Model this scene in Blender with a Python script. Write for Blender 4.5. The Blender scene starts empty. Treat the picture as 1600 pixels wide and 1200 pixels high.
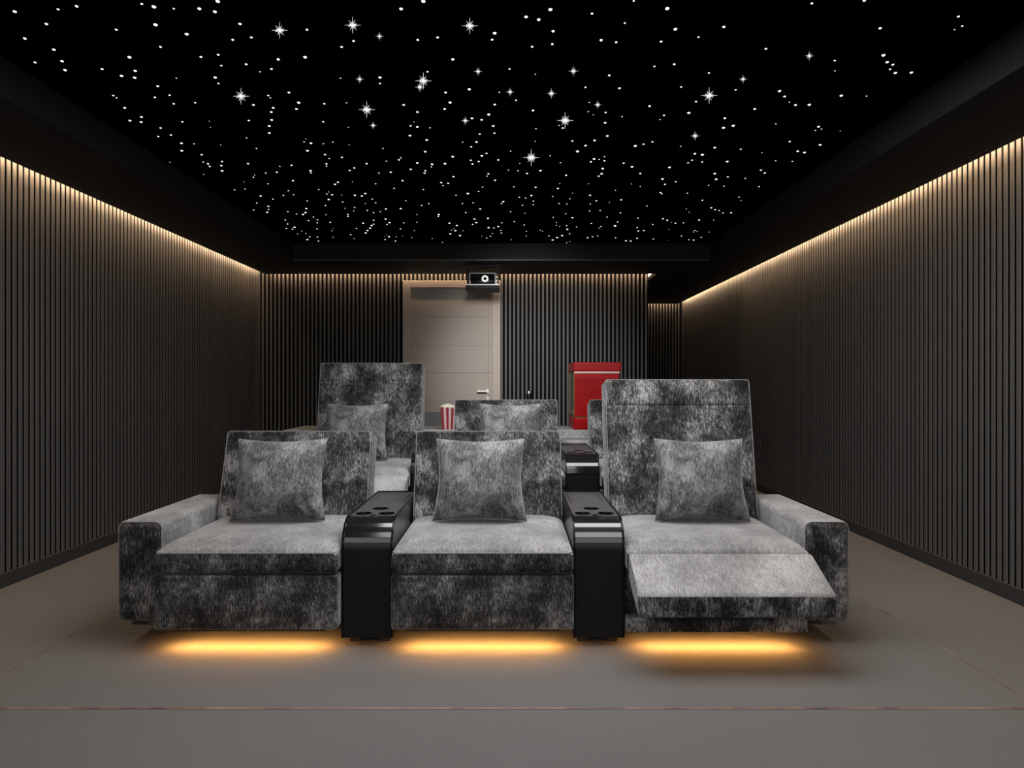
import bpy, bmesh, math, random
from mathutils import Vector, Matrix, Euler
random.seed(7)
C = bpy.context.scene.collection
F, CX, CY, H = 1067.0, 800.6, 600.0, 1.2     # focal length in px of a 1600 px frame, vanishing point, eye height

# ------------------------------------------------------------------ materials
def newmat(name):
    m = bpy.data.materials.new(name); m.use_nodes = True
    return m, m.node_tree.nodes, m.node_tree.links, m.node_tree.nodes['Principled BSDF']

def plain(name, col, rough=0.5, metal=0.0, spec=0.5, bump=0, bscale=200, var=0.0, coat=0):
    m, n, l, b = newmat(name)
    b.inputs['Base Color'].default_value = (*col, 1); b.inputs['Roughness'].default_value = rough
    b.inputs['Metallic'].default_value = metal; b.inputs['Specular IOR Level'].default_value = spec
    b.inputs['Coat Weight'].default_value = coat
    tc = n.new('ShaderNodeTexCoord'); nz = n.new('ShaderNodeTexNoise')
    nz.inputs['Scale'].default_value = bscale; nz.inputs['Detail'].default_value = 3
    l.new(tc.outputs['Object'], nz.inputs['Vector'])
    if var:
        r = n.new('ShaderNodeMapRange')
        r.inputs[3].default_value = 1 - var; r.inputs[4].default_value = 1 + var
        r.inputs[1].default_value = .3; r.inputs[2].default_value = .7
        l.new(nz.outputs['Fac'], r.inputs[0])
        mx = n.new('ShaderNodeVectorMath'); mx.operation = 'SCALE'; mx.inputs[0].default_value = col
        l.new(r.outputs[0], mx.inputs['Scale']); l.new(mx.outputs[0], b.inputs['Base Color'])
    if bump:
        bp = n.new('ShaderNodeBump'); bp.inputs['Strength'].default_value = bump; bp.inputs['Distance'].default_value = .002
        l.new(nz.outputs['Fac'], bp.inputs['Height']); l.new(bp.outputs[0], b.inputs['Normal'])
    return m

def emit(name, col, strength, sample=True):
    m = bpy.data.materials.new(name); m.use_nodes = True
    n = m.node_tree.nodes; n.clear()
    o = n.new('ShaderNodeOutputMaterial'); e = n.new('ShaderNodeEmission')
    e.inputs[0].default_value = (*col, 1); e.inputs[1].default_value = strength
    m.node_tree.links.new(e.outputs[0], o.inputs[0])
    if not sample: m.cycles.emission_sampling = 'NONE'
    return m

def velvet(name, stops, seed=0.0, patch=5.5, sheen=.35, streak=(170, 38, 38)):
    """crushed velvet: soft patches broken up by fine streaks that run along the pile"""
    m, n, l, b = newmat(name)
    tc = n.new('ShaderNodeTexCoord')
    def noise(scale, sc, detail, rough=.6):
        mp = n.new('ShaderNodeMapping'); mp.inputs['Scale'].default_value = sc
        mp.inputs['Location'].default_value = (seed, seed * .7, seed * 1.3)
        nz = n.new('ShaderNodeTexNoise'); nz.inputs['Scale'].default_value = scale
        nz.inputs['Detail'].default_value = detail; nz.inputs['Roughness'].default_value = rough
        l.new(tc.outputs['Object'], mp.inputs[0]); l.new(mp.outputs[0], nz.inputs['Vector'])
        return nz.outputs['Fac']
    def math_(op, a, bb):
        q = n.new('ShaderNodeMath'); q.operation = op
        for i, v in enumerate((a, bb)):
            if isinstance(v, (int, float)): q.inputs[i].default_value = v
            else: l.new(v, q.inputs[i])
        return q.outputs[0]
    p = noise(patch, (1, .8, .8), 7, .72)
    s = noise(1.0, streak, 4, .7)
    f = noise(300, (1, .5, .5), 2)
    v = math_('ADD', math_('MULTIPLY', p, .48), math_('ADD', math_('MULTIPLY', s, .35), math_('MULTIPLY', f, .17)))
    cr = n.new('ShaderNodeValToRGB')
    els = cr.color_ramp.elements
    while len(els) < len(stops): els.new(.5)
    for e, (pos, val) in zip(els, stops):
        e.position = pos; e.color = (val, val * .985, val * .985, 1)
    l.new(v, cr.inputs[0]); l.new(cr.outputs[0], b.inputs['Base Color'])
    b.inputs['Roughness'].default_value = .85; b.inputs['Specular IOR Level'].default_value = .2
    b.inputs['Sheen Weight'].default_value = sheen; b.inputs['Sheen Roughness'].default_value = .35
    b.inputs['Sheen Tint'].default_value = (.9, .9, .95, 1)
    bp = n.new('ShaderNodeBump'); bp.inputs['Strength'].default_value = .25; bp.inputs['Distance'].default_value = .004
    l.new(v, bp.inputs['Height']); l.new(bp.outputs[0], b.inputs['Normal'])
    return m

M = {}
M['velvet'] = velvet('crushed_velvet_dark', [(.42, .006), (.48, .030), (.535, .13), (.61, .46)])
M['velvet_lit_top'] = velvet('crushed_velvet_lit', [(.39, .14), (.5, .28), (.60, .48)], seed=3.1, patch=3.5, sheen=.6)  # paler copy of the velvet, puts the light from above into the colour
M['velvet_pillow'] = velvet('crushed_velvet_pillow', [(.38, .02), (.46, .09), (.53, .22), (.63, .46)], seed=8.4, patch=7)
M['piping'] = plain('velvet_piping', (.24, .24, .24), .8, var=.3, bscale=80)
M['dark_frame'] = plain('black_under_frame', (.006, .006, .006), .6, var=.2)
M['gloss_black'] = plain('gloss_black_lacquer', (.006, .006, .007), .18, spec=.12, var=.15, bscale=30)
M['tambour'] = plain('satin_black_tambour', (.012, .012, .013), .10, spec=.9, var=.1, bscale=30)
M['console_top'] = plain('charcoal_console_top', (.062, .060, .062), .6, spec=.25, bump=.05, bscale=300, var=.1)
M['console_front'] = plain('matt_black_front', (.005, .005, .005), .6, spec=.25, var=.15, bscale=40)
M['cup'] = plain('black_cup_liner', (.004, .004, .004), .3)
M['chrome'] = plain('brushed_steel', (.75, .74, .72), .22, 1.0, var=.05)
M['white'] = plain('white_plastic', (.8, .8, .78), .4)
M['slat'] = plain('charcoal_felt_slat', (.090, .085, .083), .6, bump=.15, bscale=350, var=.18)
M['slat_back'] = plain('black_backing_and_gap_shade', (.004, .0038, .0038), .95, spec=.1, var=.2)
M['base'] = plain('charcoal_skirting', (.036, .034, .033), .6, var=.15, bscale=60)
M['soffit'] = plain('black_soffit_paint', (.012, .0118, .0117), .7, spec=.3, bump=.1, bscale=120, var=.2)
M['sky'] = plain('black_star_ceiling_felt', (.0012, .0012, .0012), 1.0, spec=.0, var=.2)
M['door'] = plain('taupe_door_panel', (.37, .315, .268), .6, bump=.05, bscale=400, var=.10)
M['door_frame'] = plain('taupe_door_casing', (.42, .35, .30), .55, bump=.05, bscale=400, var=.10)
M['groove'] = plain('door_groove', (.15, .125, .11), .8)
M['counter'] = plain('grey_stone_counter', (.42, .42, .415), .45, var=.25, bscale=45)
M['counter_front'] = plain('grey_counter_front', (.09, .09, .09), .6, var=.3, bscale=30)
M['stool'] = plain('grey_felt_upholstery', (.27, .27, .265), .9, bump=.2, bscale=400, var=.2)
M['red'] = plain('red_enamel', (.38, .003, .004), .35, spec=.25, var=.06, bscale=12)
M['red_light'] = plain('red_enamel_band', (.47, .012, .018), .35, spec=.25, var=.05, bscale=12)
M['cream'] = plain('cream_stripe', (.95, .72, .62), .5)
M['gold'] = plain('aged_brass', (.45, .30, .10), .3, 1.0, var=.1)
M['popcorn'] = plain('popcorn', (.92, .86, .72), .8, bump=.4, bscale=90, var=.12)
M['platform'] = plain('dark_platform_carpet', (.05, .047, .045), .9, bump=.3, bscale=300, var=.3)
M['seam'] = plain('bronze_floor_seam', (.17, .115, .10), .5, .0, var=.6, bscale=9)
M['ring'] = plain('white_lens_ring_glow', (.85, .85, .83), .4)
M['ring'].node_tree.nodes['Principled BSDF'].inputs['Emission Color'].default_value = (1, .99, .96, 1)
M['ring'].node_tree.nodes['Principled BSDF'].inputs['Emission Strength'].default_value = .6  # added glow whitens the ring, which is no lamp
M['lens'] = plain('lens_glass', (.01, .01, .015), .05, spec=.9)
M['bottle'] = plain('black_bottle_glass', (.01, .01, .01), .15)
M['led_floor'] = emit('amber_led', (1.0, .45, .11), 90)
M['led_cove'] = emit('warm_white_led', (1.0, .68, .41), 75)
M['star'] = emit('star_glow', (1, .98, .96), 1.6, False)
M['ray'] = emit('star_ray_glow', (1, .98, .96), .9, False)
g, n_, l_, b_ = newmat('clear_glass')
b_.inputs['Base Color'].default_value = (.95, .95, .92, 1); b_.inputs['Roughness'].default_value = .02
b_.inputs['Transmission Weight'].default_value = 1; b_.inputs['IOR'].default_value = 1.05
M['glass'] = g

# carpet
m, n, l, b = newmat('taupe_carpet')
tc = n.new('ShaderNodeTexCoord')
n1 = n.new('ShaderNodeTexNoise'); n1.inputs['Scale'].default_value = 320; n1.inputs['Detail'].default_value = 2
n2 = n.new('ShaderNodeTexNoise'); n2.inputs['Scale'].default_value = 1.1; n2.inputs['Detail'].default_value = 3
for q in (n1, n2): l.new(tc.outputs['Object'], q.inputs['Vector'])
cr = n.new('ShaderNodeValToRGB')
cr.color_ramp.elements[0].position = .28; cr.color_ramp.elements[0].color = (.080, .0775, .0765, 1)
cr.color_ramp.elements[1].position = .72; cr.color_ramp.elements[1].color = (.185, .180, .178, 1)
l.new(n1.outputs['Fac'], cr.inputs[0])
mr = n.new('ShaderNodeMapRange'); mr.inputs[3].default_value = .9; mr.inputs[4].default_value = 1.1
l.new(n2.outputs['Fac'], mr.inputs[0])
vm = n.new('ShaderNodeVectorMath'); vm.operation = 'SCALE'
l.new(cr.outputs[0], vm.inputs[0]); l.new(mr.outputs[0], vm.inputs['Scale']); l.new(vm.outputs[0], b.inputs['Base Color'])
b.inputs['Roughness'].default_value = .9; b.inputs['Specular IOR Level'].default_value = .15
bp = n.new('ShaderNodeBump'); bp.inputs['Strength'].default_value = .35; bp.inputs['Distance'].default_value = .003
l.new(n1.outputs['Fac'], bp.inputs['Height']); l.new(bp.outputs[0], b.inputs['Normal'])
M['carpet'] = m

# popcorn box stripes: vertical, on the box's own coordinates
m, n, l, b = newmat('red_white_stripes')
tc = n.new('ShaderNodeTexCoord'); sp = n.new('ShaderNodeSeparateXYZ'); l.new(tc.outputs['UV'], sp.inputs[0])
mu = n.new('ShaderNodeMath'); mu.operation = 'MULTIPLY'; mu.inputs[1].default_value = 3.0; l.new(sp.outputs['X'], mu.inputs[0])
fr = n.new('ShaderNodeMath'); fr.operation = 'FRACT'; l.new(mu.outputs[0], fr.inputs[0])
gt = n.new('ShaderNodeMath'); gt.operation = 'GREATER_THAN'; gt.inputs[1].default_value = .5; l.new(fr.outputs[0], gt.inputs[0])
mx = n.new('ShaderNodeMix'); mx.data_type = 'RGBA'
mx.inputs['A'].default_value = (.30, .014, .022, 1); mx.inputs['B'].default_value = (.72, .52, .52, 1)
l.new(gt.outputs[0], mx.inputs['Factor']); l.new(mx.outputs['Result'], b.inputs['Base Color'])
b.inputs['Roughness'].default_value = .6
M['stripes'] = m

# ------------------------------------------------------------------ mesh helpers
def obj(name, bm, mats, parent=None, smooth=None):
    if not isinstance(mats, (list, tuple)): mats = [mats]
    me = bpy.data.meshes.new(name); bm.normal_update(); bm.to_mesh(me); bm.free()
    for q in mats: me.materials.append(q)
    o = bpy.data.objects.new(name, me); C.objects.link(o)
    if parent: o.parent = parent
    if smooth is not None:
        me.polygons.foreach_set('use_smooth', [True] * len(me.polygons))
        me.set_sharp_from_angle(angle=math.radians(smooth))
    return o

def thing(name, label, cat, loc=(0, 0, 0), rz=0, group=None):
    o = bpy.data.objects.new(name, None); C.objects.link(o)
    o.location = loc; o.rotation_euler = (0, 0, rz); o.empty_display_size = .1
    o['label'] = label; o['category'] = cat
    if group: o['group'] = group
    return o

def struct(name, bm, mats, parent=None, smooth=None):
    o = obj(name, bm, mats, parent, smooth)
    if not parent: o['kind'] = 'structure'
    return o

def dup(root):
    r = root.copy(); C.objects.link(r)
    def kids(src, dst):
        for ch in list(src.children):
            c = ch.copy(); C.objects.link(c); c.parent = dst
            kids(ch, c)
    kids(root, r)
    return r

def box(bm, x0, x1, y0, y1, z0, z1, mi=0):
    vs = [bm.verts.new((x, y, z)) for x in (x0, x1) for y in (y0, y1) for z in (z0, z1)]
    for f in ((0, 1, 3, 2), (4, 6, 7, 5), (0, 4, 5, 1), (2, 3, 7, 6), (0, 2, 6, 4), (1, 5, 7, 3)):
        fc = bm.faces.new([vs[i] for i in f]); fc.material_index = mi
    return vs

def bevbox(x0, x1, y0, y1, z0, z1, r=.01, seg=2):
    bm = bmesh.new(); box(bm, x0, x1, y0, y1, z0, z1)
    bmesh.ops.bevel(bm, geom=bm.edges[:], offset=r, segments=seg, affect='EDGES', profile=.5)
    return bm

def axis_samples(h, r, k, n_):
    c = [h - r + r * math.tan(math.radians(45 * i / k)) for i in range(k + 1)]
    inner = [-(h - r) + 2 * (h - r) * i / n_ for i in range(1, n_)]
    return [-v for v in reversed(c)] + inner + c

def soft_box(sx, sy, sz, r, nx=12, ny=12, nz=6, k=3):
    """rounded box on a dense grid, centred at the origin, for shaping afterwards"""
    bm = bmesh.new(); h = (sx / 2, sy / 2, sz / 2)
    ax = [axis_samples(h[i], r, k, m_) for i, m_ in enumerate((nx, ny, nz))]
    for a in range(3):
        u, v = (a + 1) % 3, (a + 2) % 3
        for s in (-1, 1):
            g = []
            for pu in ax[u]:
                row = []
                for pv in ax[v]:
                    p = [0, 0, 0]; p[a] = s * h[a]; p[u] = pu; p[v] = pv
                    row.append(bm.verts.new(p))
                g.append(row)
            for i in range(len(g) - 1):
                for j in range(len(g[0]) - 1):
                    q = [g[i][j], g[i + 1][j], g[i + 1][j + 1], g[i][j + 1]]
                    bm.faces.new(q if s > 0 else q[::-1])
    bmesh.ops.remove_doubles(bm, verts=bm.verts[:], dist=1e-5)
    for v in bm.verts:
        p = v.co; q = Vector([max(-h[i] + r, min(h[i] - r, p[i])) for i in range(3)])
        d = p - q
        if d.length > 1e-9: v.co = q + d.normalized() * r
    return bm

def shift(bm, v): bmesh.ops.translate(bm, verts=bm.verts[:], vec=v); return bm

def tube(bm, pts, r, closed=False, sides=6):
    pts = [Vector(p) for p in pts]; rings = []; N = len(pts)
    for i, p in enumerate(pts):
        a = pts[(i - 1) % N] if (closed or i > 0) else p
        b2 = pts[(i + 1) % N] if (closed or i < N - 1) else p
        t = (b2 - a).normalized()
        ref = Vector((0, 0, 1)) if abs(t.z) < .9 else Vector((0, 1, 0))
        u = t.cross(ref).normalized(); w = t.cross(u)
        rings.append([bm.verts.new(p + r * (math.cos(2 * math.pi * k / sides) * u + math.sin(2 * math.pi * k / sides) * w)) for k in range(sides)])
    for i in range(N if closed else N - 1):
        A, B = rings[i], rings[(i + 1) % N]
        # choose the offset that keeps the tube from twisting
        off = min(range(sides), key=lambda o: sum((A[k].co - B[(k + o) % sides].co).length for k in range(sides)))
        for k in range(sides):
            bm.faces.new((A[k], A[(k + 1) % sides], B[(k + 1 + off) % sides], B[(k + off) % sides]))
    if not closed:
        bm.faces.new(rings[0]); bm.faces.new(rings[-1][::-1])
    return bm

def cyl(bm, c, r, h, seg=24, axis='z', r2=None, mi=0):
    r2 = r if r2 is None else r2
    res = bmesh.ops.create_cone(bm, cap_ends=True, segments=seg, radius1=r, radius2=r2, depth=h)
    rot = {'z': Matrix(), 'y': Matrix.Rotation(math.pi / 2, 4, 'X'), 'x': Matrix.Rotation(math.pi / 2, 4, 'Y')}[axis]
    bmesh.ops.transform(bm, matrix=Matrix.Translation(c) @ rot, verts=res['verts'])
    for f in {f for v in res['verts'] for f in v.link_faces}: f.material_index = mi
    return res['verts']

def lathe(bm, prof, c=(0, 0, 0), seg=24):
    rings = [[bm.verts.new((c[0] + r * math.cos(2 * math.pi * k / seg), c[1] + r * math.sin(2 * math.pi * k / seg), c[2] + z)) for k in range(seg)] for r, z in prof]
    for A, B in zip(rings, rings[1:]):
        for k in range(seg): bm.faces.new((A[k], A[(k + 1) % seg], B[(k + 1) % seg], B[k]))
    bm.faces.new(rings[0][::-1]); bm.faces.new(rings[-1])
    return bm

def prism(bm, prof, x0, x1, mi=0):
    a = [bm.verts.new((x0, y, z)) for y, z in prof]; b2 = [bm.verts.new((x1, y, z)) for y, z in prof]
    fs = [bm.faces.new(a), bm.faces.new(b2[::-1])]
    for i in range(len(prof)):
        j = (i + 1) % len(prof); fs.append(bm.faces.new((a[i], b2[i], b2[j], a[j])))
    for f in fs: f.material_index = mi
    bmesh.ops.recalc_face_normals(bm, faces=fs)
    return fs

# ------------------------------------------------------------------ room shell
XL, XR, XC = -3.0, 2.76, 1.627         # left wall, right wall, end of the back wall
YB, YA, YN = 8.15, 11.15, -2.4         # back wall, alcove wall, near end
ZS, ZC = 2.50, 2.682                   # soffit underside, star ceiling
bm = bmesh.new(); box(bm, -3.3, 3.1, YN, 11.5, -.12, 0); struct('floor', bm, M['carpet'])
bm = bmesh.new(); box(bm, -3.3, 3.1, YN, 11.5, ZC, ZC + .12); struct('ceiling', bm, M['sky'])

PITCH, SD = .0492, .021
def slat_wall(name, p0, p1, inward, z0, z1, skip=None, SW=.034):
    """backing slab plus vertical slats standing proud of it; p0-p1 is the line of the slat faces"""
    bm = bmesh.new(); p0 = Vector(p0); p1 = Vector(p1); d = (p1 - p0); L = d.length; d.normalize(); nrm = Vector(inward[:2])
    def slab(a, b2, off0, off1, za, zb, mi):
        q = [p0 + d * a - nrm * off0, p0 + d * b2 - nrm * off0, p0 + d * b2 - nrm * off1, p0 + d * a - nrm * off1]
        lo = [bm.verts.new((v.x, v.y, za)) for v in q]; hi = [bm.verts.new((v.x, v.y, zb)) for v in q]
        fs = [bm.faces.new(lo[::-1]), bm.faces.new(hi)] + [bm.faces.new((lo[i], lo[(i + 1) % 4], hi[(i + 1) % 4], hi[i])) for i in range(4)]
        for f in fs: f.material_index = mi
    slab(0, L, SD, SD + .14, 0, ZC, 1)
    for i in range(int(L / PITCH)):
        a = i * PITCH + .008; b2 = a + SW
        za, zb = z0, z1
        if skip and b2 > skip[0] and a < skip[1]:
            if skip[2] >= z1: continue
            za = skip[2]
        e = .003
        # bevelled slat: a wide base, a narrower face
        q = [(a, SD), (b2, SD), (b2, e), (b2 - e, 0), (a + e, 0), (a, e)]
        lo, hi = [], []
        for s, off in q:
            v = p0 + d * s - nrm * off
            lo.append(bm.verts.new((v.x, v.y, za))); hi.append(bm.verts.new((v.x, v.y, zb)))
        for k in range(6):
            fc = bm.faces.new((lo[k], lo[(k + 1) % 6], hi[(k + 1) % 6], hi[k]))
            fc.material_index = 1 if k in (0, 1, 5) else 0      # flanks painted black for the shade in the gaps
        bm.faces.new(lo[::-1]); bm.faces.new(hi)
    bmesh.ops.recalc_face_normals(bm, faces=bm.faces[:])
    return struct(name, bm, [M['slat'], M['slat_back']])

DX0, DX1, DZ = -1.306, -.142, 2.432    # door casing
slat_wall('wall_left', (XL, YN), (XL, YB + .02), (1, 0, 0), .087, 2.66)
slat_wall('wall_right', (XR, YN), (XR, YA + .02), (-1, 0, 0), .087, 2.66)
slat_wall('wall_back', (XL, YB), (XC, YB), (0, -1, 0), .087, 2.66, skip=(DX0 - XL, DX1 - XL, DZ), SW=.024)
slat_wall('wall_alcove', (XC - .16, YA), (XR, YA), (0, -1, 0), .087, 2.66, SW=.024)
slat_wall('wall_corridor', (XC, YB + SD), (XC, YA), (1, 0, 0), .087, 2.66)
def skirting(name, *b): bm = bevbox(*b, r=.004, seg=1); struct(name, bm, M['base'])
skirting('baseboard_left', XL - SD, XL + .006, YN, YB, 0, .087)
skirting('baseboard_right', XR - .006, XR + SD, YN, YA, 0, .087)
skirting('baseboard_back', DX1, XC, YB - .006, YB + SD, 0, .087)
skirting('baseboard_corner', XL, DX0, YB - .006, YB + SD, 0, .087)
skirting('baseboard_alcove', XC, XR, YA - .006, YA + SD, 0, .087)

# dropped soffit band round the star ceiling, held a hand's width off the walls so the cove light can spill down
GAP = .075
bm = bmesh.new()
def soff(x0, x1, y0, y1):
    vs = box(bm, x0, x1, y0, y1, ZS, ZC - .001)
soff(XL + GAP, -2.31, YN, 7.19)
soff(2.085, XR - GAP, YN, 7.19)
soff(XL + GAP, XC + GAP, 7.19, YB - GAP)
soff(XC + GAP, XR - GAP, 7.19, YA - GAP)
so = struct('trim_1', bm, M['soffit'])
# paler bead added along the rear lower edge for its highlight line
bm = bmesh.new()
tube(bm, [(-2.31, 7.19, ZS + .006), (2.085, 7.19, ZS + .006)], .008, sides=10)
obj('edge_highlight_bead', bm, plain('grey_highlight_bead', (.07, .07, .07), .3, spec=.8), so, 60)

def cove(p0, p1, nrm):
    """LED tape on the outer side of the soffit, tilted at the wall and down"""
    bm = bmesh.new(); p0 = Vector(p0); p1 = Vector(p1); nrm = Vector((*nrm, 0)); L = (p1 - p0).length
    N = max(1, int(L / .3)); rows = []
    for i in range(N + 1):
        p = p0.lerp(p1, i / N)
        a = Vector((p.x, p.y, ZS + .045)) + nrm * .004; b2 = Vector((p.x, p.y, ZS + .063)) + nrm * .009
        rows.append((bm.verts.new(a), bm.verts.new(b2)))
    for i in range(N):
        (a, b2), (c, d) = rows[i], rows[i + 1]
        bm.faces.new((a, b2, d, c))
    obj('light_strip', bm, M['led_cove'], so)
cove((XL + GAP, YN), (XL + GAP, YB - GAP), (-1, 0))
cove((XL + GAP, YB - GAP), (XC + GAP, YB - GAP), (0, 1))
cove((XC + GAP, YB - GAP), (XC + GAP, YA - GAP), (-1, 0))
cove((XC + GAP, YA - GAP), (XR - GAP, YA - GAP), (0, 1))
cove((XR - GAP, YN), (XR - GAP, YA - GAP), (1, 0))

# floor seams
for i, b4 in enumerate(((-3.0, 2.76, 2.518, 2.532), (-2.107, -2.098, 2.532, 7.0), (1.952, 1.961, 2.532, 7.0))):
    bm = bmesh.new(); box(bm, b4[0], b4[1], b4[2], b4[3], -.001, .0015); struct('trim_%d' % (i + 2), bm, M['seam'])

# door
bm = bmesh.new()
FW = .092
box(bm, DX0, DX0 + FW, YB - .022, YB + .10, 0, DZ); box(bm, DX1 - FW, DX1, YB - .022, YB + .10, 0, DZ)
box(bm, DX0 + FW, DX1 - FW, YB - .022, YB + .10, DZ - .085, DZ)
bmesh.ops.bevel(bm, geom=bm.edges[:], offset=.003, segments=1, affect='EDGES')
dr = struct('door_1', bm, M['door_frame'])
bm = bmesh.new()
lx0, lx1, lz = DX0 + FW, DX1 - FW, DZ - .085
zs = [0.01, .36, .705, 1.0, 1.0]
cuts = [0.01] + [H + (600 - y) * YB / F for y in (670, 628, 582.5, 540, 495)] + [lz]
vx = lx1 - .05
for a, b2 in zip(cuts, cuts[1:]):
    for (xa, xb) in ((lx0 + .001, vx - .0015), (vx + .0015, lx1 - .001)):
        box(bm, xa, xb, YB + .012, YB + .05, a + .0018, b2 - .0018)
box(bm, lx0, lx1, YB + .016, YB + .09, 0.005, lz, 1)
obj('door_leaf', bm, [M['door'], M['groove']], dr)
hx = (762 - CX) * YB / F; hz = H - 11.5 * YB / F
bm = bmesh.new()
box(bm, hx - .018, hx + .018, YB - .000, YB + .014, hz - .026, hz + .026)
box(bm, hx - .010, hx + .010, YB - .045, YB + .00, hz - .010, hz + .010)
box(bm, hx - .125, hx + .010, YB - .052, YB - .036, hz - .008, hz + .012)
bmesh.ops.bevel(bm, geom=bm.edges[:], offset=.002, segments=1, affect='EDGES')
obj('door_handle', bm, M['chrome'], dr)
bm = bevbox(hx - .018, hx + .018, YB, YB + .014, hz - .10, hz - .062, .002, 1)
cyl(bm, (hx, YB - .002, hz - .08), .007, .006, 12, 'y')
obj('lock_plate', bm, M['chrome'], dr)

# ------------------------------------------------------------------ recliners
W = .4085
def parallel_back(h0, h1, ang, th=.17, w=.406):
    """a slab leaning back: front face runs from height h0 to h1 along the lean"""
    bm = soft_box(2 * w, th, h1 - h0, .018, 14, 4, 14, 3)
    for v in bm.verts:
        if v.co.y < -th / 2 + .016:     # gentle stuffing of the front
            u = abs(v.co.x) / w; q = abs(v.co.z) / ((h1 - h0) / 2)
            v.co.y -= .012 * max(0, 1 - u ** 4) * max(0, 1 - q ** 4)
    shift(bm, (0, th / 2, (h0 + h1) / 2))
    bmesh.ops.rotate(bm, verts=bm.verts[:], cent=(0, 0, 0), matrix=Matrix.Rotation(-ang, 3, 'X'))
    return shift(bm, (0, .64, .47))

def back_piping(h0, h1, ang, w=.406):
    r = .016; bm = bmesh.new(); pts = []
    x1 = w - .004; zt = h1 - .004
    pts += [(-x1, 0, h0 + .02), (-x1, 0, zt - r)]
    pts += [(-x1 + r - r * math.cos(a), 0, zt - r + r * math.sin(a)) for a in (.5, 1.0)]
    pts += [(-x1 + r, 0, zt), (x1 - r, 0, zt)]
    pts += [(x1 - r + r * math.sin(a), 0, zt - r + r * math.cos(a)) for a in (.5, 1.0)]
    pts += [(x1, 0, zt - r), (x1, 0, h0 + .02)]
    tube(bm, [(x, .004, z) for x, y, z in pts], .0024, sides=6)
    bmesh.ops.rotate(bm, verts=bm.verts[:], cent=(0, 0, 0), matrix=Matrix.Rotation(-ang, 3, 'X'))
    return shift(bm, (0, .64, .47))

MESHES = {}
def part(key, name, make, mats, parent, smooth=50):
    """build a part once; later copies share its mesh"""
    if key in MESHES:
        o = MESHES[key].copy(); C.objects.link(o); o.parent = parent
        for ch in MESHES[key].children: pass
        return o
    o = obj(name, make(), mats, parent, smooth); MESHES[key] = o
    return o

def seat_cushion():
    sx, sy, sz = 2 * W, .70, .093
    bm = soft_box(sx, sy, sz, .02, 26, 24, 3, 3)
    for v in bm.verts:
        x, y, z = v.co; u = x / (sx / 2); w_ = (y + sy / 2) / sy
        if z > -sz / 2 + .03:
            k = (z + sz / 2 - .03) / (sz - .03)
            rise = min(1, max(0, (y + sy / 2) / .11)); rise = rise ** .55
            side = max(0, 1 - abs(u) ** 7) ** .6
            v.co.z += k * (.043 * rise * side + .006 * w_)
        if abs(u) > .9: v.co.x += math.copysign(.001, u) * (1 - abs(2 * z / sz)) 
    bm.normal_update()
    for f in bm.faces: f.material_index = 1 if (f.normal.z > .35 and f.calc_center_median().z > .02) else 0  # up-facing faces get the lit tone
    return shift(bm, (0, sy / 2, .3985))

def footrest():
    L = .244; bm = soft_box(2 * W, L, .10, .014, 22, 12, 4, 3)
    for v in bm.verts:
        t = (v.co.y + L / 2) / L; k = v.co.z / .05; u = v.co.x / W
        th = .048 + .009 * t
        puff = .008 * max(0, k) * max(0, 1 - u ** 4) * max(0, 1 - (2 * t - 1) ** 4)
        v.co.y += -.250 + L / 2
        v.co.z = .284 + (.3915 - .284) * t + k * th + puff
    bm.normal_update()
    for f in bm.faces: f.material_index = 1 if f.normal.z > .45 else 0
    return bm

def armrest(side):
    def mk():
        x0, x1 = .426, .634
        bm = soft_box(x1 - x0, .81, .465, .032, 6, 14, 12, 4)
        shift(bm, ((x0 + x1) / 2 * side, .505, .3325)); bm.normal_update()
        for f in bm.faces:
            c = f.calc_center_median()
            f.material_index = 1 if (f.normal.y > -.5 and c.z > .35 and (f.normal.z > .3 or f.normal.x * side < -.4)) else 0  # lit tone painted on the arm's top and inner side
        return bm
    return mk

def arm_piping(side):
    def mk():
        bm = bmesh.new(); r = .03; x0, x1, zt = .430, .630, .561; pts = [(x0, .14), (x0, zt - r)]
        pts += [(x0 + r - r * math.cos(a), zt - r + r * math.sin(a)) for a in (.4, .8, 1.2)]
        pts += [(x0 + r, zt), (x1 - r, zt)] + [(x1 - r + r * math.sin(a), zt - r + r * math.cos(a)) for a in (.4, .8, 1.2)]
        pts += [(x1, zt - r), (x1, .14)]
        return tube(bm, [(x * side, .112, z) for x, z in pts], .0026)
    return mk

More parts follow.
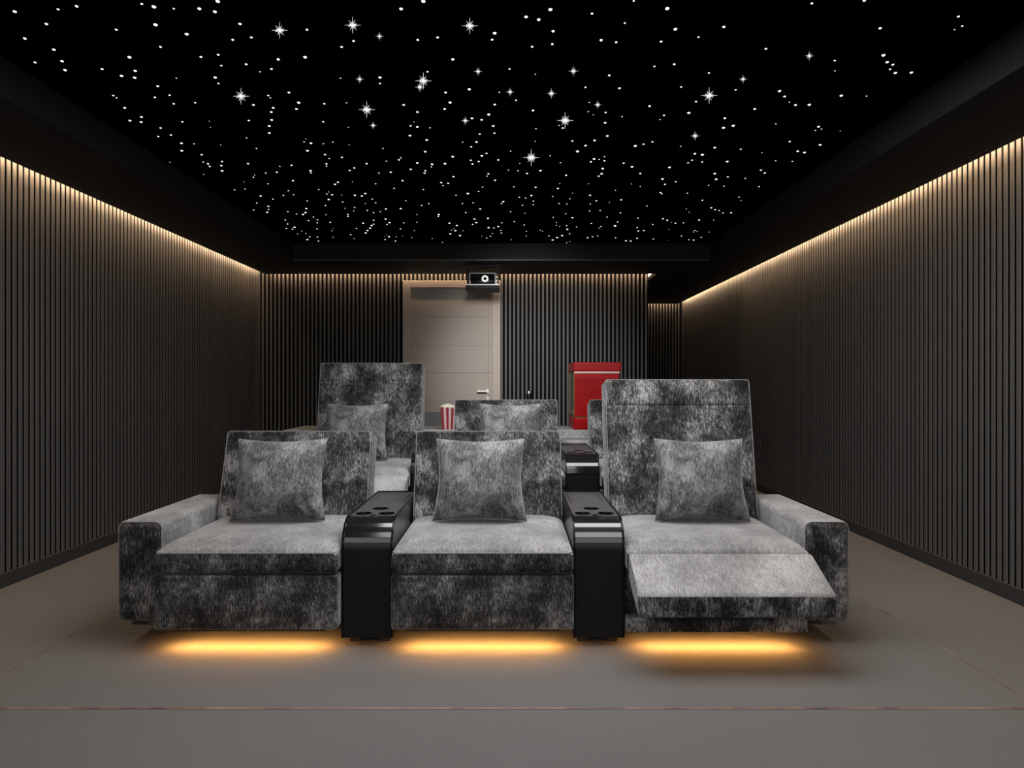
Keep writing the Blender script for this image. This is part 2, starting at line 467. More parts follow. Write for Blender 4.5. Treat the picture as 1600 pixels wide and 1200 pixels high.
def recliner(loc, label, group, tall, arm):
    t = thing('recliner_chair', label, 'chair', loc, group=group)
    y0 = .13 if tall else .09
    part(('base', tall), 'base', lambda: bevbox(-.402, .402, y0, .84, .072, .345, .008), M['velvet'], t)
    if not tall:
        part('panel', 'front_panel', lambda: bevbox(-W - .001, W + .001, 0, .088, .100, .343, .010, 3), M['velvet'], t)
    else:
        part('sill', 'front_rail', lambda: bevbox(-W, W, .03, .128, .078, .135, .006), M['velvet'], t)
    part('cushion', 'seat_cushion', seat_cushion, [M['velvet'], M['velvet_lit_top']], t, 70)
    if not tall:
        def sp():
            bm = bmesh.new(); q = W - .004
            return tube(bm, [(-q, .03, .444), (-q + .012, .002, .444), (q - .012, .002, .444), (q, .03, .444)], .0036)
        part('seatpipe', 'piping', sp, M['piping'], t)
        a = math.radians(16.6)
        part('lowback', 'backrest', lambda: parallel_back(-.12, .49, a), M['velvet'], t, 60)
        part('lowpipe', 'piping', lambda: back_piping(0, .49, a), M['piping'], t)
    else:
        a = math.radians(10.5)
        part('tallback', 'backrest', lambda: parallel_back(-.12, .646, a), M['velvet'], t, 60)
        part('head', 'headrest', lambda: parallel_back(.612, .772, a), M['velvet'], t, 60)
        part('tallpipe', 'piping', lambda: back_piping(0, .772, a), M['piping'], t)
        part('foot', 'footrest', footrest, [M['velvet'], M['velvet_lit_top']], t, 70)
        for s in (-1, 1):
            def link(s=s):
                bm = bmesh.new()
                tube(bm, [(s * .33, .14, .29), (s * .33, -.12, .30)], .012, sides=8)
                tube(bm, [(s * .33, .14, .20), (s * .33, -.02, .33)], .010, sides=8)
                return bm
            part(('link', s), 'linkage', link, M['dark_frame'], t)
    if arm:
        part(('arm', arm), 'armrest', armrest(arm), [M['velvet'], M['velvet_lit_top']], t, 60)
        part(('armpipe', arm), 'piping', arm_piping(arm), M['piping'], t)
        part(('plinth', arm), 'arm_plinth', lambda: bevbox(min(.41 * arm, .60 * arm), max(.41 * arm, .60 * arm), .16, .84, .066, .102, .004, 1), M['velvet'], t)
    def strip():
        bm = bmesh.new(); box(bm, -.345, .345, .056, .084, .076, .0995)
        bm.normal_update()
        for f in bm.faces: f.material_index = 1 if f.normal.z < -.5 else 0
        return bm
    part('strip', 'light_strip', strip, [M['dark_frame'], M['led_floor']], t, None)
    for sx in (-.33, .33):
        for sy in (.44, .76):
            part(('leg', sx, sy), 'leg', lambda: bevbox(sx - .03, sx + .03, sy - .03, sy + .03, 0, .075, .004, 1), M['dark_frame'], t)
    return t

# ------------------------------------------------------------------ consoles between the seats
CUPS = ((-.056, .256), (.056, .256), (.001, .384))
def holed_slab(x0, x1, y0, y1, z0, z1, holes, r, seg=40):
    """a slab whose top is pierced by round wells"""
    bm = bmesh.new(); edges = []
    def loop(pts):
        vs = [bm.verts.new(p) for p in pts]
        for a, b2 in zip(vs, vs[1:] + vs[:1]): edges.append(bm.edges.new((a, b2)))
        return vs
    top = loop([(x0, y0, z1), (x1, y0, z1), (x1, y1, z1), (x0, y1, z1)])
    for hx_, hy_ in holes:
        loop([(hx_ + r * math.cos(2 * math.pi * k / seg), hy_ + r * math.sin(2 * math.pi * k / seg), z1) for k in range(seg)])
    bmesh.ops.triangle_fill(bm, use_beauty=True, use_dissolve=False, edges=edges, normal=(0, 0, 1))
    lo = [bm.verts.new((v.co.x, v.co.y, z0)) for v in top]
    for k in range(4): bm.faces.new((lo[k], lo[(k + 1) % 4], top[(k + 1) % 4], top[k]))
    return bm

def console(loc, label, group):
    t = thing('cup_console', label, 'console', loc, group=group)
    hw = .1075; yf, yb, zt, zb, R = .073, .905, .574, .04, .125
    bm = bmesh.new(); prism(bm, [(yf, zb), (yf, zt - R - .012), (yb, zt - R - .012), (yb, zb)], -hw, hw)
    obj('body', bm, M['console_front'], t)
    # roll-top slats of the curved front
    bm = bmesh.new(); N = 8; cy, cz = yf + R, zt - R
    for i in range(N):
        a0 = math.pi / 2 * i / N + .006; a1 = math.pi / 2 * (i + 1) / N - .006
        q = [(cy - R * math.cos(a0), cz + R * math.sin(a0)), (cy - R * math.cos(a1), cz + R * math.sin(a1)),
             (cy - (R - .012) * math.cos(a1), cz + (R - .012) * math.sin(a1)), (cy - (R - .012) * math.cos(a0), cz + (R - .012) * math.sin(a0))]
        prism(bm, q, -hw, hw)
    prism(bm, [(yf, cz - .010), (yf, cz - .001), (yf + .05, cz - .001), (yf + .05, cz - .010)], -hw, hw)
    obj('tambour', bm, M['tambour'], t)
    obj('top_panel', holed_slab(-hw, hw, cy + .002, yb, zt - .09, zt, CUPS, .040), M['console_top'], t)
    bm = bmesh.new()       # fine dark inlay line round the tray
    for b4 in ((-.088, .088, .862, .867), (-.088, -.0845, .52, .862), (.0845, .088, .52, .862)):
        box(bm, b4[0], b4[1], b4[2], b4[3], zt - .003, zt + .0004)
    obj('inlay', bm, M['cup'], t)
    for x, y in CUPS:
        bm = bmesh.new()
        lathe(bm, [(.0397, -.064), (.0397, .0003), (.0385, .0003), (.038, -.003), (.037, -.06), (.0005, -.0605)], (x, y, zt), 40)
        obj('cup_holder', bm, M['cup'], t, 40)
    bm = bmesh.new(); cyl(bm, (0, .212, zt + .0005), .014, .004, 24); obj('button', bm, M['cup'], t, 40)
    for s in (-1, 1):
        prof = [(yf - .004, zb), (yf - .004, zt - R)]
        prof += [(cy - (R + .006) * math.cos(math.pi / 2 * i / 12), cz + (R + .006) * math.sin(math.pi / 2 * i / 12)) for i in range(13)]
        prof += [(yb + .008, zt + .006), (yb + .008, zb)]
        bm = bmesh.new(); prism(bm, prof, s * hw, s * (hw + .0095))
        obj('side_panel', bm, M['gloss_black'], t)
    bm = bmesh.new(); box(bm, -hw, hw, yb, yb + .008, zb, zt + .006); obj('back_panel', bm, M['gloss_black'], t)
    for sx in (-.07, .07):
        for sy in (.16, .80):
            obj('foot', bevbox(sx - .025, sx + .025, sy - .025, sy + .025, 0, .042, .003, 1), M['dark_frame'], t)
    return t

# ------------------------------------------------------------------ pillows
def pillow_mesh(mirror=1):
    bm = bmesh.new(); N = 36; hw, hh, T = .232, .215, .098
    rnd = random.Random(3)
    def pt(u, v, s):
        x = u * hw * (1 - .085 * (1 - abs(v) ** 1.6)) ; z = v * hh * (1 - .085 * (1 - abs(u) ** 1.6))
        t = T * (max(0, 1 - abs(u) ** 2.6) ** .62) * (max(0, 1 - abs(v) ** 2.6) ** .62)
        if v < 0: t *= 1 + .22 * -v * (1 - v * v) * 2; x *= 1 + .04 * -v
        # crumpled lower corner
        c = max(0, 1 - math.hypot(u * mirror - .72, (v + .78) * 1.1) / .55)
        t += c * .030 * math.sin(20 * (u * mirror + .8 * v) + 3 * math.sin(6 * v)) * (1 - max(abs(u), abs(v)) ** 6)
        z -= .0
        # soft radiating folds from the corners
        for cu, cv in ((-1, 1), (1, 1), (-1, -1)):
            dd = math.hypot(u - cu, v - cv); an = math.atan2(v - cv, u - cu)
            t += .0035 * math.sin(an * 14) * max(0, 1 - dd / .9) * (1 - max(abs(u), abs(v)) ** 8)
        return (x, -s * t, z)
    for s in (1, -1):
        g = [[bm.verts.new(pt(-1 + 2 * i / N, -1 + 2 * j / N, s)) for j in range(N + 1)] for i in range(N + 1)]
        for i in range(N):
            for j in range(N):
                q = [g[i][j], g[i + 1][j], g[i + 1][j + 1], g[i][j + 1]]
                bm.faces.new(q if s > 0 else q[::-1])
    bmesh.ops.remove_doubles(bm, verts=bm.verts[:], dist=1e-5)
    return bm
PM = {}
def pillow(loc, label, rz=0, mirror=1, group=None, ry=0):
    if mirror not in PM:
        o = obj('throw_pillow', pillow_mesh(mirror), M['velvet_pillow'], None, 180); PM[mirror] = o
    else:
        o = PM[mirror].copy(); C.objects.link(o)
    o.location = loc; o.rotation_euler = (math.radians(-15), ry, rz)
    o['label'] = label; o['category'] = 'pillow'; o['group'] = group
    return o

# ------------------------------------------------------------------ place the two rows
X0, PX = -.134, 1.0595
Y1 = 3.05
DXr, DYr, DZr = .084, 1.55, .14
fr_, bk_ = 'recliners of the front row', 'recliners of the second row'
recliner((X0 - PX, Y1, 0), 'low-backed grey velvet recliner with one wide armrest at an end of the front row', fr_, False, -1)
recliner((X0, Y1, 0), 'armless low-backed grey velvet recliner between the two front black consoles', fr_, False, 0)
recliner((X0 + PX, Y1, 0), 'front-row grey velvet recliner with tall raised back and tilted-out footrest', fr_, True, 1)
b0 = (X0 + DXr, Y1 + DYr, DZr)
recliner((b0[0] - PX, b0[1], b0[2]), 'second-row grey velvet recliner with tall raised back and footrest out', bk_, True, -1)
recliner(b0, 'low-backed grey velvet recliner in the second row beside the striped popcorn box', bk_, False, 0)
recliner((b0[0] + PX, b0[1], b0[2]), 'low-backed second-row grey velvet recliner mostly hidden behind the tall front recliner', bk_, False, 1)
cg = 'black consoles between the recliners'
c0 = console((X0 - PX / 2, Y1, 0), 'glossy black cup-holder console between the armchair end seat and the middle front seat', cg)
for loc, lab in (((X0 + PX / 2, Y1, 0), 'glossy black front cup-holder console beside the seat with its footrest out'),
                 ((b0[0] - PX / 2, b0[1], b0[2]), 'second-row black console beside the tall-backed seat, only its curved corner showing'),
                 ((b0[0] + PX / 2, b0[1], b0[2]), 'second-row black cup-holder console in front of the red popcorn machine')):
    c = dup(c0); c.location = loc; c['label'] = lab
pg = 'velvet throw pillows on the recliners'
py, pz = 3.545, .706
pillow((-1.205, py, pz), 'grey velvet pillow on the front seat with the wide armrest and low back', group=pg, rz=.06)
pillow((-.168, py, pz), 'grey velvet pillow on the middle front seat between the consoles', group=pg)
pillow((.975, py, pz), 'grey velvet pillow on the front seat with the footrest out', group=pg, mirror=-1, rz=-.05)
pillow((-1.165, py + DYr, pz + DZr), 'grey velvet pillow on the tall-backed second-row seat', group=pg, rz=.04)
pillow((-.016, py + DYr, pz + DZr), 'grey velvet pillow on the low second-row seat beside the popcorn box', group=pg)

# riser under the second row
bm = bevbox(-2.05, 1.93, 4.20, 5.545, 0, DZr, .008, 2)
o = obj('platform', bm, M['platform']); o['kind'] = 'structure'

# ------------------------------------------------------------------ bar counter behind the second row
YC0, YC1, ZCt = 5.76, 6.36, .812
t = thing('bar_counter', 'long grey counter behind the second row carrying popcorn box and machine', 'counter', (0, 0, 0))
obj('counter_top', bevbox(-1.93, 1.90, YC0, YC1, ZCt - .075, ZCt, .004, 2), M['counter'], t)
obj('front_panel', bevbox(-1.86, 1.83, YC0 + .05, YC0 + .11, 0, ZCt - .075, .004, 1), M['counter_front'], t)
obj('ledge', bevbox(-1.86, 1.83, 5.565, YC0 + .05, .70, .734, .004, 1), M['counter'], t)
for x in (-1.80, 1.77):
    obj('leg', bevbox(x - .04, x + .04, YC0 + .12, YC1 - .04, 0, ZCt - .075, .004, 1), M['counter_front'], t)

# stool behind the counter
t = thing('bar_stool', 'grey felt seat with low rounded back showing behind the counter', 'chair', (-.80, 6.72, 0))
bm = soft_box(.50, .075, .36, .034, 14, 3, 8, 4)
for v in bm.verts: v.co.y -= 1.1 * v.co.x ** 2 * 1.0
obj('backrest', shift(bm, (0, .16, .735)), M['stool'], t, 60)
obj('seat', shift(soft_box(.46, .40, .09, .03, 6, 6, 2, 3), (0, -.04, .52)), M['stool'], t, 60)
for sx in (-.18, .18):
    for sy in (-.19, .11):
        bm = bmesh.new(); tube(bm, [(sx * 1.12, sy * 1.05, 0), (sx, sy, .48)], .014, sides=8); obj('leg', bm, M['dark_frame'], t, 40)

# striped popcorn box
bm = bmesh.new(); uv = bm.loops.layers.uv.new('UVMap')
hb, ht, hh = .052, .067, .195
lo = [(-hb, -hb), (hb, -hb), (hb, hb), (-hb, hb)]
for i in range(4):
    j = (i + 1) % 4; N = 8
    for k in range(N):
        def P(s, top):
            q = [(a + (b2 - a) * s) for a, b2 in zip(lo[i], lo[j])]; f = ht / hb if top else 1
            zz = hh - .010 * (.5 + .5 * math.cos(2 * math.pi * s * 3)) if top else 0
            return (q[0] * f, q[1] * f, zz)
        s0, s1 = k / N, (k + 1) / N
        f = bm.faces.new([bm.verts.new(P(s0, 0)), bm.verts.new(P(s1, 0)), bm.verts.new(P(s1, 1)), bm.verts.new(P(s0, 1))])
        for lp, q in zip(f.loops, ((s0, 0), (s1, 0), (s1, 1), (s0, 1))): lp[uv].uv = q
bm.faces.new([bm.verts.new((x, y, .001)) for x, y in lo][::-1])
bmesh.ops.remove_doubles(bm, verts=bm.verts[:], dist=1e-5)
t = thing('popcorn_box', 'red and white striped popcorn box full of popcorn on the counter', 'box', (-.548, 5.85, ZCt), .12)
obj('carton', bm, M['stripes'], t)
def popcorn_pile(n_, rx, ry, z0, hgt, r):
    bm = bmesh.new(); rnd = random.Random(11)
    for i in range(n_):
        x, y = rnd.uniform(-rx, rx), rnd.uniform(-ry, ry); z = z0 + hgt * (1 - .6 * max(abs(x) / rx, abs(y) / ry)) * rnd.uniform(.3, 1)
        for k in range(3):
            v = bmesh.ops.create_icosphere(bm, subdivisions=1, radius=r * rnd.uniform(.6, 1))['verts']
            bmesh.ops.translate(bm, verts=v, vec=(x + rnd.uniform(-r, r) * .8, y + rnd.uniform(-r, r) * .8, z + rnd.uniform(-r, r) * .5))
    return bm
pc = obj('popcorn', popcorn_pile(46, .056, .056, hh - .015, .034, .013), M['popcorn'], t, 80); pc['kind'] = 'stuff'

# red popcorn machine
t = thing('popcorn_machine', 'red popcorn machine with glass side standing on the counter', 'popcorn machine', (0, 0, ZCt))
mx0, mx1, my0, my1 = .524, .908, 5.80, 6.30
obj('base', bevbox(mx0 - .004, mx1 + .004, my0 - .004, my1, 0, .104, .012, 2), M['red'], t)
obj('back_panel', bevbox(mx0 + .004, mx1 - .002, my0, my0 + .02, .112, .430, .002, 1), M['red'], t)
obj('upper_reflection_band', bevbox(mx0 + .004, mx1 - .002, my0 - .002, my0 + .02, .430, .478, .002, 1), M['red_light'], t)  # paler red puts the reflected ribbon into the panel colour
obj('stripe', bevbox(mx0 + .002, mx1 + .002, my0 - .006, my0 + .02, .478, .496, .002, 1), M['cream'], t)
obj('roof', bevbox(mx0 - .008, mx1 + .018, my0 - .012, my1 + .012, .492, .574, .014, 3), M['red_light'], t)
obj('sill', bevbox(mx0, mx1, my0 - .002, my1 - .004, .104, .112, .001, 1), M['gold'], t)
for x in (mx0 + .004, mx1 - .004):
    for y in (my0 + .028, my1 - .012):
        obj('post', bevbox(x - .006, x + .006, y - .006, y + .006, .112, .492, .001, 1), M['gold'], t)
obj('glass_pane', bevbox(mx0 + .001, mx0 + .005, my0 + .036, my1 - .02, .112, .490, .0005, 1), M['glass'], t)
obj('glass_pane', bevbox(mx1 - .006, mx1 - .002, my0 + .036, my1 - .02, .112, .490, .0005, 1), M['glass'], t)
obj('glass_pane', bevbox(mx0 + .012, mx1 - .012, my1 - .012, my1 - .008, .112, .490, .0005, 1), M['glass'], t)
bm = popcorn_pile(110, .16, .17, .118, .07, .016); shift(bm, ((mx0 + mx1) / 2, (my0 + my1) / 2 + .02, 0))
pc = obj('popcorn', bm, M['popcorn'], t, 80); pc['kind'] = 'stuff'
bm = bmesh.new(); lathe(bm, [(.06, .29), (.085, .31), (.085, .37), (.05, .385), (.012, .39), (.012, .492)], ((mx0 + mx1) / 2, 6.06, 0), 24)
obj('kettle', bm, M['chrome'], t, 40)
obj('side_chute', bevbox(mx0 + .012, mx0 + .035, 5.95, 5.985, .112, .205, .004, 2), M['cream'], t)

# small dark bottle on the counter
bm = bmesh.new(); lathe(bm, [(.034, 0), (.036, .01), (.036, .20), (.026, .235), (.024, .30), (.020, .302)], seg=20)
t = thing('bottle', 'slim black bottle with a pale metal cap on the counter', 'bottle', ((826.6 - CX) * 6.05 / F, 6.05, ZCt))
obj('bottle_body', bm, M['bottle'], t, 40)
bm = bmesh.new(); lathe(bm, [(.019, .302), (.019, .322), (.016, .326)], seg=20); obj('cap', bm, M['chrome'], t, 40)

# ------------------------------------------------------------------ projector on its ceiling lift
PYp = 7.46
t = thing('projector', 'black projector with white-ringed lens hanging on a ceiling lift before the door', 'projector', ((754 - CX) * PYp / F, PYp, 0))
def zz(y, Y=PYp): return H + (600 - y) * Y / F
obj('lift_tray', bevbox(-.185, .185, -.02, .30, zz(451.5), zz(445), .004, 1), M['console_front'], t)
obj('tray_edge', bevbox(-.185, .185, -.024, -.020, zz(446), zz(444.4), .0005, 1), M['white'], t)
pb = obj('projector_body', bevbox(-.132, .135, .0, .27, zz(444) + .004, zz(432.5), .008, 2), M['gloss_black'], t, 40)
bm = bmesh.new(); lx = .027; lzv = zz(435.6)
R1 = [(.036, 0), (.036, .02), (.026, .024), (.021, .018), (.019, .008)]
lathe(bm, R1, seg=32)
bmesh.ops.rotate(bm, verts=bm.verts[:], cent=(0, 0, 0), matrix=Matrix.Rotation(math.pi / 2, 3, 'X'))
obj('lens_ring', shift(bm, (lx, .004, lzv)), M['ring'], t, 40)
bm = bmesh.new(); cyl(bm, (lx, -.013, lzv), .019, .012, 24, 'y', .017); obj('lens', bm, M['lens'], t, 40)
bm = bmesh.new()
x0, x1, za, zb2 = -.146, .142, zz(444), zz(426.5)
for b6 in ((x0, x0 + .007, za, zb2), (x1 - .007, x1, za, zb2), (x0, x1, zb2 - .007, zb2)):
    box(bm, b6[0], b6[1], -.006, .004, b6[2], b6[3])
obj('front_bracket', bm, plain('pale_bracket', (.45, .45, .45), .4, var=.05), t)
bm = bmesh.new(); box(bm, -.146, .142, .005, .27, zb2 - .004, zb2); obj('lift_plate', bm, M['dark_frame'], t)
for s in (-1, 1):
    bm = bmesh.new()
    tube(bm, [(s * .165, .02, za), (s * .165, .02, ZS)], .008, sides=8)
    tube(bm, [(s * .165, .24, za), (s * .165, .24, ZS)], .008, sides=8)
    for q in range(3):
        zq = za + .01 + q * .035
        tube(bm, [(s * .155, .02, zq), (s * .155, .24, zq + .03)], .005, sides=6)
    obj('lift_arm', bm, M['chrome'] if s > 0 else M['dark_frame'], t, 40)
bm = bmesh.new()
tube(bm, [(-.11, .01, zb2), (.02, .01, ZS)], .005); tube(bm, [(.11, .01, zb2), (-.02, .01, ZS)], .005)
obj('scissor_arm', bm, M['console_front'], t)
obj('mount_plate', bevbox(-.20, .20, -.03, .31, ZS - .016, ZS - .0005, .002, 1), M['dark_frame'], t)

# ------------------------------------------------------------------ star ceiling
def P(s): return [tuple(float(q) for q in w.split(',')) for w in s.split()]
TILES = [
(0,0,4,"92,71,7 363,57,5 479,38,6 886,24,5 962,41,8 1086,53,4 1246,53,7 1343,72,7 1361,7,8 290,148,6 972,153,8 1500,148,6 155,239,6 727,184,5 1167,212,7 1003,292,5 1455,248,5 1571,233,5 337,309,6 388,381,6 407,437,6 219,389,5 638,430,5 760,473,6 809,356,7 845,441,6 842,484,6 1256,355,5 1364,341,5 1383,409,4 1345,483,6 1365,521,4 1539,401,5 1102,488,3 986,537,5 968,607,4 1060,594,4 1086,648,4 1220,641,4 708,596,4 729,611,3 780,673,5 812,753,5 884,730,5 882,761,5 1004,799,4 989,852,4 1068,843,4 1140,760,4 1309,757,2 1315,794,2 1584,654,5 1555,752,4 1541,862,3 1134,894,5 1136,941,5 1213,898,3 1380,906,2 1261,966,4 1270,1012,3 1300,1023,4 1311,1039,4 1388,1008,4 1383,1034,4 1388,1066,5 1062,1013,2 1273,1090,2 1550,1022,4"),
(200,0,4,"1118,184,5 1410,255,5 1335,292,5 1107,356,7 939,370,6 825,448,3 897,430,5 1328,488,3 1575,483,6 1575,521,4 1006,577,5 877,596,4 890,611,3 1067,640,6 1053,680,5 908,673,5 895,699,5 898,748,5 883,786,5 1227,648,4 1366,642,3 1220,760,4 1377,795,2"),
(600,0,4,"246,7,8 107,54,7 1040,58,8 888,104,7 967,121,7 1300,84,5 1561,5,4 1505,144,4 692,206,7 676,247,5 211,249,5 335,233,5 1057,194,6 926,291,5 1052,275,5 1357,250,6 1451,263,5 430,370,6 272,448,4 785,430,4 946,463,3 1408,470,5 1259,545,4 1472,550,5 533,557,6 385,577,5 720,576,3 413,639,6 379,680,5 123,654,5 209,699,5 825,626,4 692,652,5 655,714,6 610,747,5 550,738,5 931,689,5 1283,640,3 1385,702,4 1277,697,3 1308,717,2 1382,766,5 1488,728,3 188,762,2 166,785,4 208,792,5 683,786,5 1094,784,3 288,798,3 1117,799,4"),
(1000,0,4,"170,52,8 221,181,7 132,259,5 366,231,4 524,167,6 1074,20,5 1402,2,6 1501,175,6 787,304,5 90,414,4 214,401,5 431,455,4 257,543,4 598,560,4 1217,378,4 1218,442,3 1522,344,7 1545,387,6 1580,403,5 1563,432,4 1596,454,6 60,662,5 150,720,4 125,746,3 305,704,6 350,634,4 530,737,5 583,784,6 522,797,6 717,680,5 849,773,3 872,568,6 904,602,5 934,638,3 972,655,5 1058,653,6 1258,596,6 1416,600,3 1116,791,5"),
(800,0,2,"1395,51,5 1407,81,4 1383,92,3 1248,226,6 868,442,4 893,472,5 914,476,5 963,452,5 876,504,3 948,407,3 967,403,3 1026,409,2 824,502,3 781,477,2 778,531,4 790,540,4 772,583,3 729,557,3"),
(240,200,5,"705,420,2 714,476,3 633,482,3 790,367,2 780,384,3 904,37,5 803,159,3 986,299,3 963,344,4 876,351,3 1078,290,4 895,435,3 1089,410,4 1190,84,2 1176,108,3 1230,117,5 1202,176,5 1326,122,3 1400,109,3 1528,132,2 1340,207,4 1372,238,3 1350,279,4 1352,299,3 1471,228,4 1532,330,4 1568,311,4 1226,332,5 1230,350,3 1440,422,4 1417,438,4 1553,420,2 1290,480,3 1053,489,3 1014,525,3 1093,520,3 837,530,4 932,554,3 806,585,3 897,610,4 898,635,3 888,657,4 781,639,3 1368,499,2 1353,515,3 1395,520,4 1368,557,4 1470,523,2 1572,524,4 1477,578,3 1343,604,3 1200,567,3 1193,628,4 1187,659,4 1168,674,4 1117,670,3 1049,653,3 1495,627,2 1571,620,3 1564,647,2 1347,676,2 1518,674,3 1519,689,3 1249,694,3 1280,717,3 1279,740,3 1210,722,3 1029,717,3 1047,749,3 1037,784,3 1085,789,3 1101,774,4 1379,736,3 1277,787,3 1159,804,2 1190,824,2 1125,827,2 1402,784,1 1393,802,2 1402,853,2 1585,783,3 1220,848,3 1202,870,4 1280,850,3 1289,882,3 1540,832,3 1567,863,2"),
(540,200,5,"503,58,5 634,92,5 622,183,5 837,223,5 914,110,3 981,146,4 1048,47,4 1163,39,4 1023,108,5 1289,180,3 1481,103,2 1487,5,3 293,158,3 319,258,3 164,277,4 417,247,4 432,232,3 560,271,5 509,321,4 676,282,5 670,303,3 777,277,5 623,332,4 617,350,4 978,251,4 991,280,4 1040,260,4 1064,215,5 1101,197,4 1193,248,4 1361,276,2 1272,328,3 1347,332,3 1417,354,4 1522,331,5 260,351,3 353,344,4 445,410,4 235,435,3 379,470,3 843,379,4 747,425,4 761,449,3 801,431,4 1116,357,4 1104,375,3 1168,407,4 1071,460,3 1040,494,3 955,510,5 863,524,3 608,479,3 1315,459,3 1485,462,4 154,510,4 127,530,4 209,554,3 154,590,2 235,583,3 471,567,3 594,604,3 650,590,3 431,628,4 315,631,4 271,653,3 219,660,3 170,643,3 913,588,3 997,583,3 1051,631,4 939,660,3 1232,574,4 1219,589,3 1357,540,3 1407,546,3 1451,526,4 1467,570,3 1467,598,3 1383,603,3 1289,653,3 1401,666,2 728,674,4 724,689,3 558,676,2 556,736,2 455,740,3 313,710,4 343,738,4 323,752,3 219,719,3 219,750,3 203,760,4 192,781,4 171,799,4 157,818,4 137,742,4 429,787,3 537,802,2 517,853,2 677,863,2 757,892,2 811,742,4 869,760,4 847,788,2 858,801,4 828,797,2 818,826,4 917,802,2 894,839,4 1007,710,4 1022,738,4 993,752,3 1112,704,4 1220,740,3 1193,768,4 1159,780,3 1117,777,4 1213,799,3 1218,819,3 1148,823,2 1131,845,3 1102,859,3 1064,845,1 1293,872,2 1318,730,3 1395,757,3 1412,806,2 1411,842,2 339,848,4 309,870,3 308,845,1 397,850,2 390,882,3 322,834,1 444,845,1"),
(840,200,5,"98,216,3 272,100,4 375,136,5 445,95,5 545,61,5 312,181,6 179,270,3 223,368,4 173,433,2 159,471,4 118,534,3 274,508,2 252,552,3 167,590,3 229,593,3 220,669,3 122,697,3 147,737,2 147,760,2 172,767,2 227,762,3 232,790,4 272,699,4 305,772,3 250,826,3 192,839,4 153,854,4 117,873,4 89,842,3 20,797,2 38,805,2 227,896,2 253,887,2 417,263,4 441,240,5 481,244,3 523,223,3 522,255,4 508,315,5 500,356,5 478,375,4 672,273,4 738,301,5 802,354,4 763,138,6 827,125,4 897,107,4 398,436,2 410,524,4 459,567,4 412,593,3 405,647,3 489,643,3 561,582,2 609,486,2 653,560,4 734,436,2 802,457,2 853,608,3 648,662,3 543,695,3 420,745,3 480,782,2 495,769,3 605,763,5 625,733,3 391,856,4 429,849,3 470,842,3 609,857,3 690,880,4 728,882,4 778,860,4 787,803,4 829,799,4 778,777,3 785,703,3 900,752,3 904,866,3 979,708,4 1013,719,4 1046,735,1 1077,742,4 1140,740,3 1024,792,1 1014,877,1 1162,632,2 1184,657,2 1262,718,4 1376,719,2 1229,800,3 1247,807,2 1219,812,2 1340,813,2 1279,853,3 1124,843,3 1182,872,3 1220,874,4 1031,306,5 976,397,5 995,438,4 1079,419,4 960,503,4 970,513,3 1118,142,3 1229,199,5 1287,207,6 1207,250,4 1286,264,4 1176,271,4 1170,508,3 1287,563,4 1384,152,5 1482,260,5 1384,355,5 1395,399,5 1486,380,4 1337,447,3 1456,453,3 1357,622,4 1387,637,4 1418,643,3 1449,663,3 1512,661,4 1574,539,3 1590,567,2 1587,165,4"),
]
BURSTS = [(437,34,1),(551,26,1),(376.5,137,1),(573,158,1),(734,27,1),(661.5,113,1),(883,175,1),(1108,136,1),(830,233,1),
          (593,50,.5),(562,117,.5),(583,190,.45),(656,128,.6),(747,105,.5),(797,137,.5),(861.5,138,.6),(896,103,.6),(934,157,.5),(727,182,.5),(1264.5,80,.55),(1161,117,.5),(1086,205,.55)]
def on_ceiling(px, py):
    y = (ZC - H) * F / (600 - py)
    return Vector(((px - CX) * y / F, y, ZC)), y / F
stars = []
for x0, y0, sc, s in TILES:
    for x, y, w in P(s):
        px, py = x0 + x / sc, y0 + y / sc
        if any(math.hypot(px - a, py - b2) < 2.2 for a, b2, _ in stars): continue
        stars.append((px, py, w))
stars.sort(key=lambda q: -q[2])
bm = bmesh.new(); bmesh.ops.create_icosphere(bm, subdivisions=2, radius=1)
dome = None; rest = bmesh.new()
for i, (px, py, w) in enumerate(stars):
    c, k = on_ceiling(px, py); r = max(.55, .40 * w) * k
    if i < 278:
        if dome is None: o = dome = obj('star_light', bm, M['star'], None, 180)
        else: o = dome.copy(); C.objects.link(o)
        o.location = c; o.scale = (r, r, r * .72)
        o['label'] = 'small round white star light set in the black ceiling'; o['category'] = 'star light'
        o['group'] = 'round star lights in the ceiling'
    else:
        v = bmesh.ops.create_icosphere(rest, subdivisions=1, radius=r)['verts']
        bmesh.ops.transform(rest, matrix=Matrix.Translation(c) @ Matrix.Diagonal((1, 1, .72, 1)), verts=v)
o = obj('star_light', rest, M['star'], None, 180); o['kind'] = 'stuff'
o['label'] = 'scatter of the tiniest pinprick star lights over the black ceiling'; o['category'] = 'star light'
# star rays put into shape as glowing needles in every direction below the ceiling
bm = bmesh.new(); rnd = random.Random(5)
dirs = [(0, 0, 1.25), (math.pi, 0, 1.2), (math.pi / 2, 0, .8), (-math.pi / 2, 0, .8), (0, math.pi / 2, 1.25), (0, -math.pi / 2, 1.25)]
dirs += [(math.pi / 4 + k * math.pi / 2, e, .85) for k in range(4) for e in (.60, -.62)]
dirs += [(k * math.pi + o_, e, .6) for k in range(2) for e in (.30, -.30, 1.1, -1.1) for o_ in (-.2, .2)]
for a, el, L in dirs:
    d = Vector((math.cos(a) * math.cos(el), math.sin(a) * math.cos(el), math.sin(el)))
    v = bmesh.ops.create_cone(bm, cap_ends=True, segments=4, radius1=.062, radius2=.012, depth=L)['verts']
    rot = d.to_track_quat('Z', 'Y').to_matrix().to_4x4()
    bmesh.ops.transform(bm, matrix=rot @ Matrix.Translation((0, 0, L / 2)), verts=v)
needles = bm; burst = None
cb = bmesh.new(); bmesh.ops.create_icosphere(cb, subdivisions=2, radius=.20)
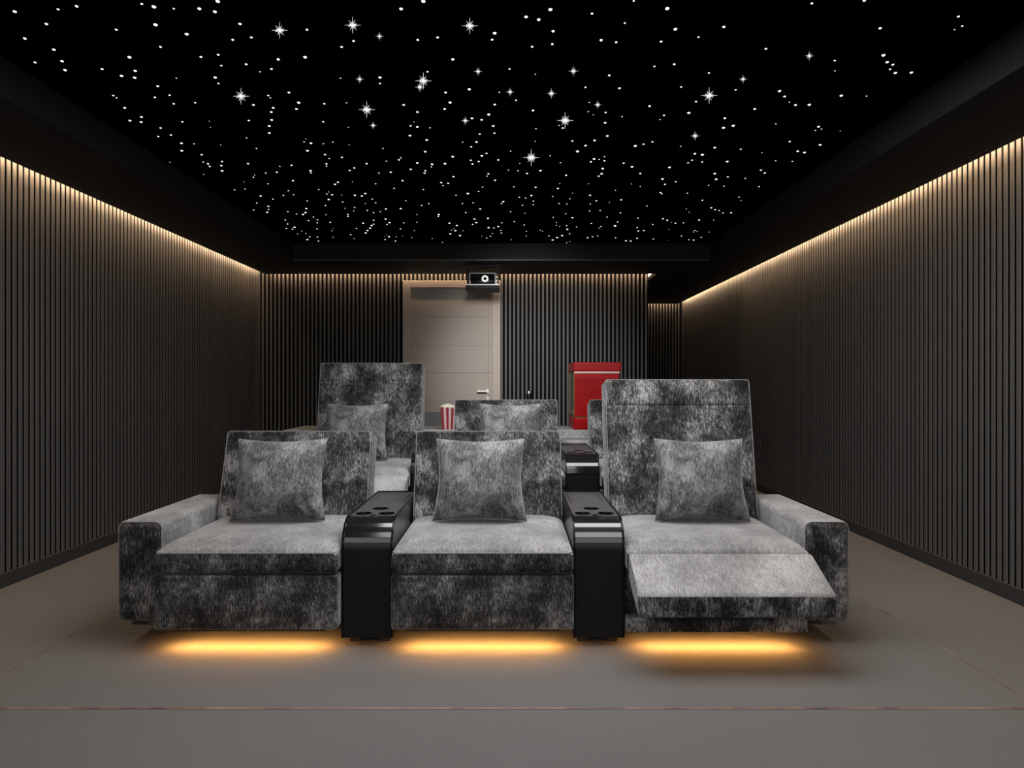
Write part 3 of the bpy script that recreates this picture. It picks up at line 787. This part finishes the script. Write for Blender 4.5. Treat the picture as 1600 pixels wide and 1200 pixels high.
for i, (px, py, s) in enumerate(BURSTS):
    c, k = on_ceiling(px, py); r = 10.5 * s * k
    t = thing('sparkle_light', '', 'star light', c - Vector((0, 0, r * 1.27)))
    big = s == 1
    t['label'] = 'large sparkling star light with fine rays in the black ceiling' if big else 'small faint sparkling star light with rays in the black ceiling'
    t['group'] = 'large sparkling star lights' if big else 'small sparkling star lights'
    t.scale = (r, r, r)
    if burst is None:
        o1 = obj('rays', needles, M['ray'], t); o2 = obj('core', cb, M['star'], t, 180); burst = (o1, o2)
    else:
        for q in burst:
            d = q.copy(); C.objects.link(d); d.parent = t

# ------------------------------------------------------------------ lights, camera
def area(name, loc, target, sx, sy, power, col=(1, 1, 1), spread=math.pi):
    L = bpy.data.lights.new(name, 'AREA'); L.shape = 'RECTANGLE'; L.size = sx; L.size_y = sy; L.energy = power; L.color = col; L.spread = spread
    o = bpy.data.objects.new(name, L); C.objects.link(o); o.location = loc
    o.rotation_euler = (Vector(target) - Vector(loc)).to_track_quat('-Z', 'Y').to_euler()
    return o
area('front_row_unseen_lamp', (0.2, 3.0, 2.66), (0.2, 3.05, 0), 2.4, 1.3, 75, (1, .985, .97))  # unseen overhead lamp, sized from the console reflections; no fixture in the ceiling
area('floor_added_fill', (0.0, 1.2, 2.66), (0, 1.5, 0), 2.4, 1.0, 30, (1, .985, .97))  # added lamp out of view overhead, brightens the near floor
area('unseen_screen_glow', (0, -2.2, 1.5), (0, 3, 1.2), 5.0, 2.3, 48, (.97, .98, 1))  # area lamp standing in for the unseen screen behind the camera
def spot(name, loc, target, power, ang, blend=1, size=.25, col=(1, 1, 1)):
    L = bpy.data.lights.new(name, 'SPOT'); L.energy = power; L.spot_size = math.radians(ang); L.spot_blend = blend
    L.shadow_soft_size = size; L.color = col
    o = bpy.data.objects.new(name, L); C.objects.link(o); o.location = loc
    o.rotation_euler = (Vector(target) - Vector(loc)).to_track_quat('-Z', 'Y').to_euler()
for x_, tx in ((XL + .04, -2.55), (XR - .04, 2.35)):
    area('cove_downlight', (x_, 3.6, 2.485), (tx, 3.6, 0), 9.0, .03, 18, (1, .70, .44), math.radians(75))
spot('second_row_added_spot', (-.05, 4.75, 2.6), (-.05, 4.85, .6), 120, 110)  # invisible spot added to brighten the second row; no fixture above it
spot('door_spot', (-.15, 4.5, 2.5), (0.25, 8.1, 1.3), 480, 46)
w = bpy.data.worlds.new('dark_room'); bpy.context.scene.world = w; w.use_nodes = True
w.node_tree.nodes['Background'].inputs[0].default_value = (.004, .004, .0042, 1)

cam = bpy.data.cameras.new('camera'); cam.sensor_width = 36; cam.lens = F * 36 / 1600
cam.shift_x = -(CX - 800) / 1600; cam.clip_start = .05
co = bpy.data.objects.new('camera', cam); C.objects.link(co)
co.location = (0, 0, H); co.rotation_euler = (math.pi / 2, 0, 0)
sc = bpy.context.scene
sc.camera = co
sc.view_settings.view_transform = 'Standard'; sc.view_settings.look = 'None'
sc.view_settings.exposure = 0; sc.view_settings.gamma = 1
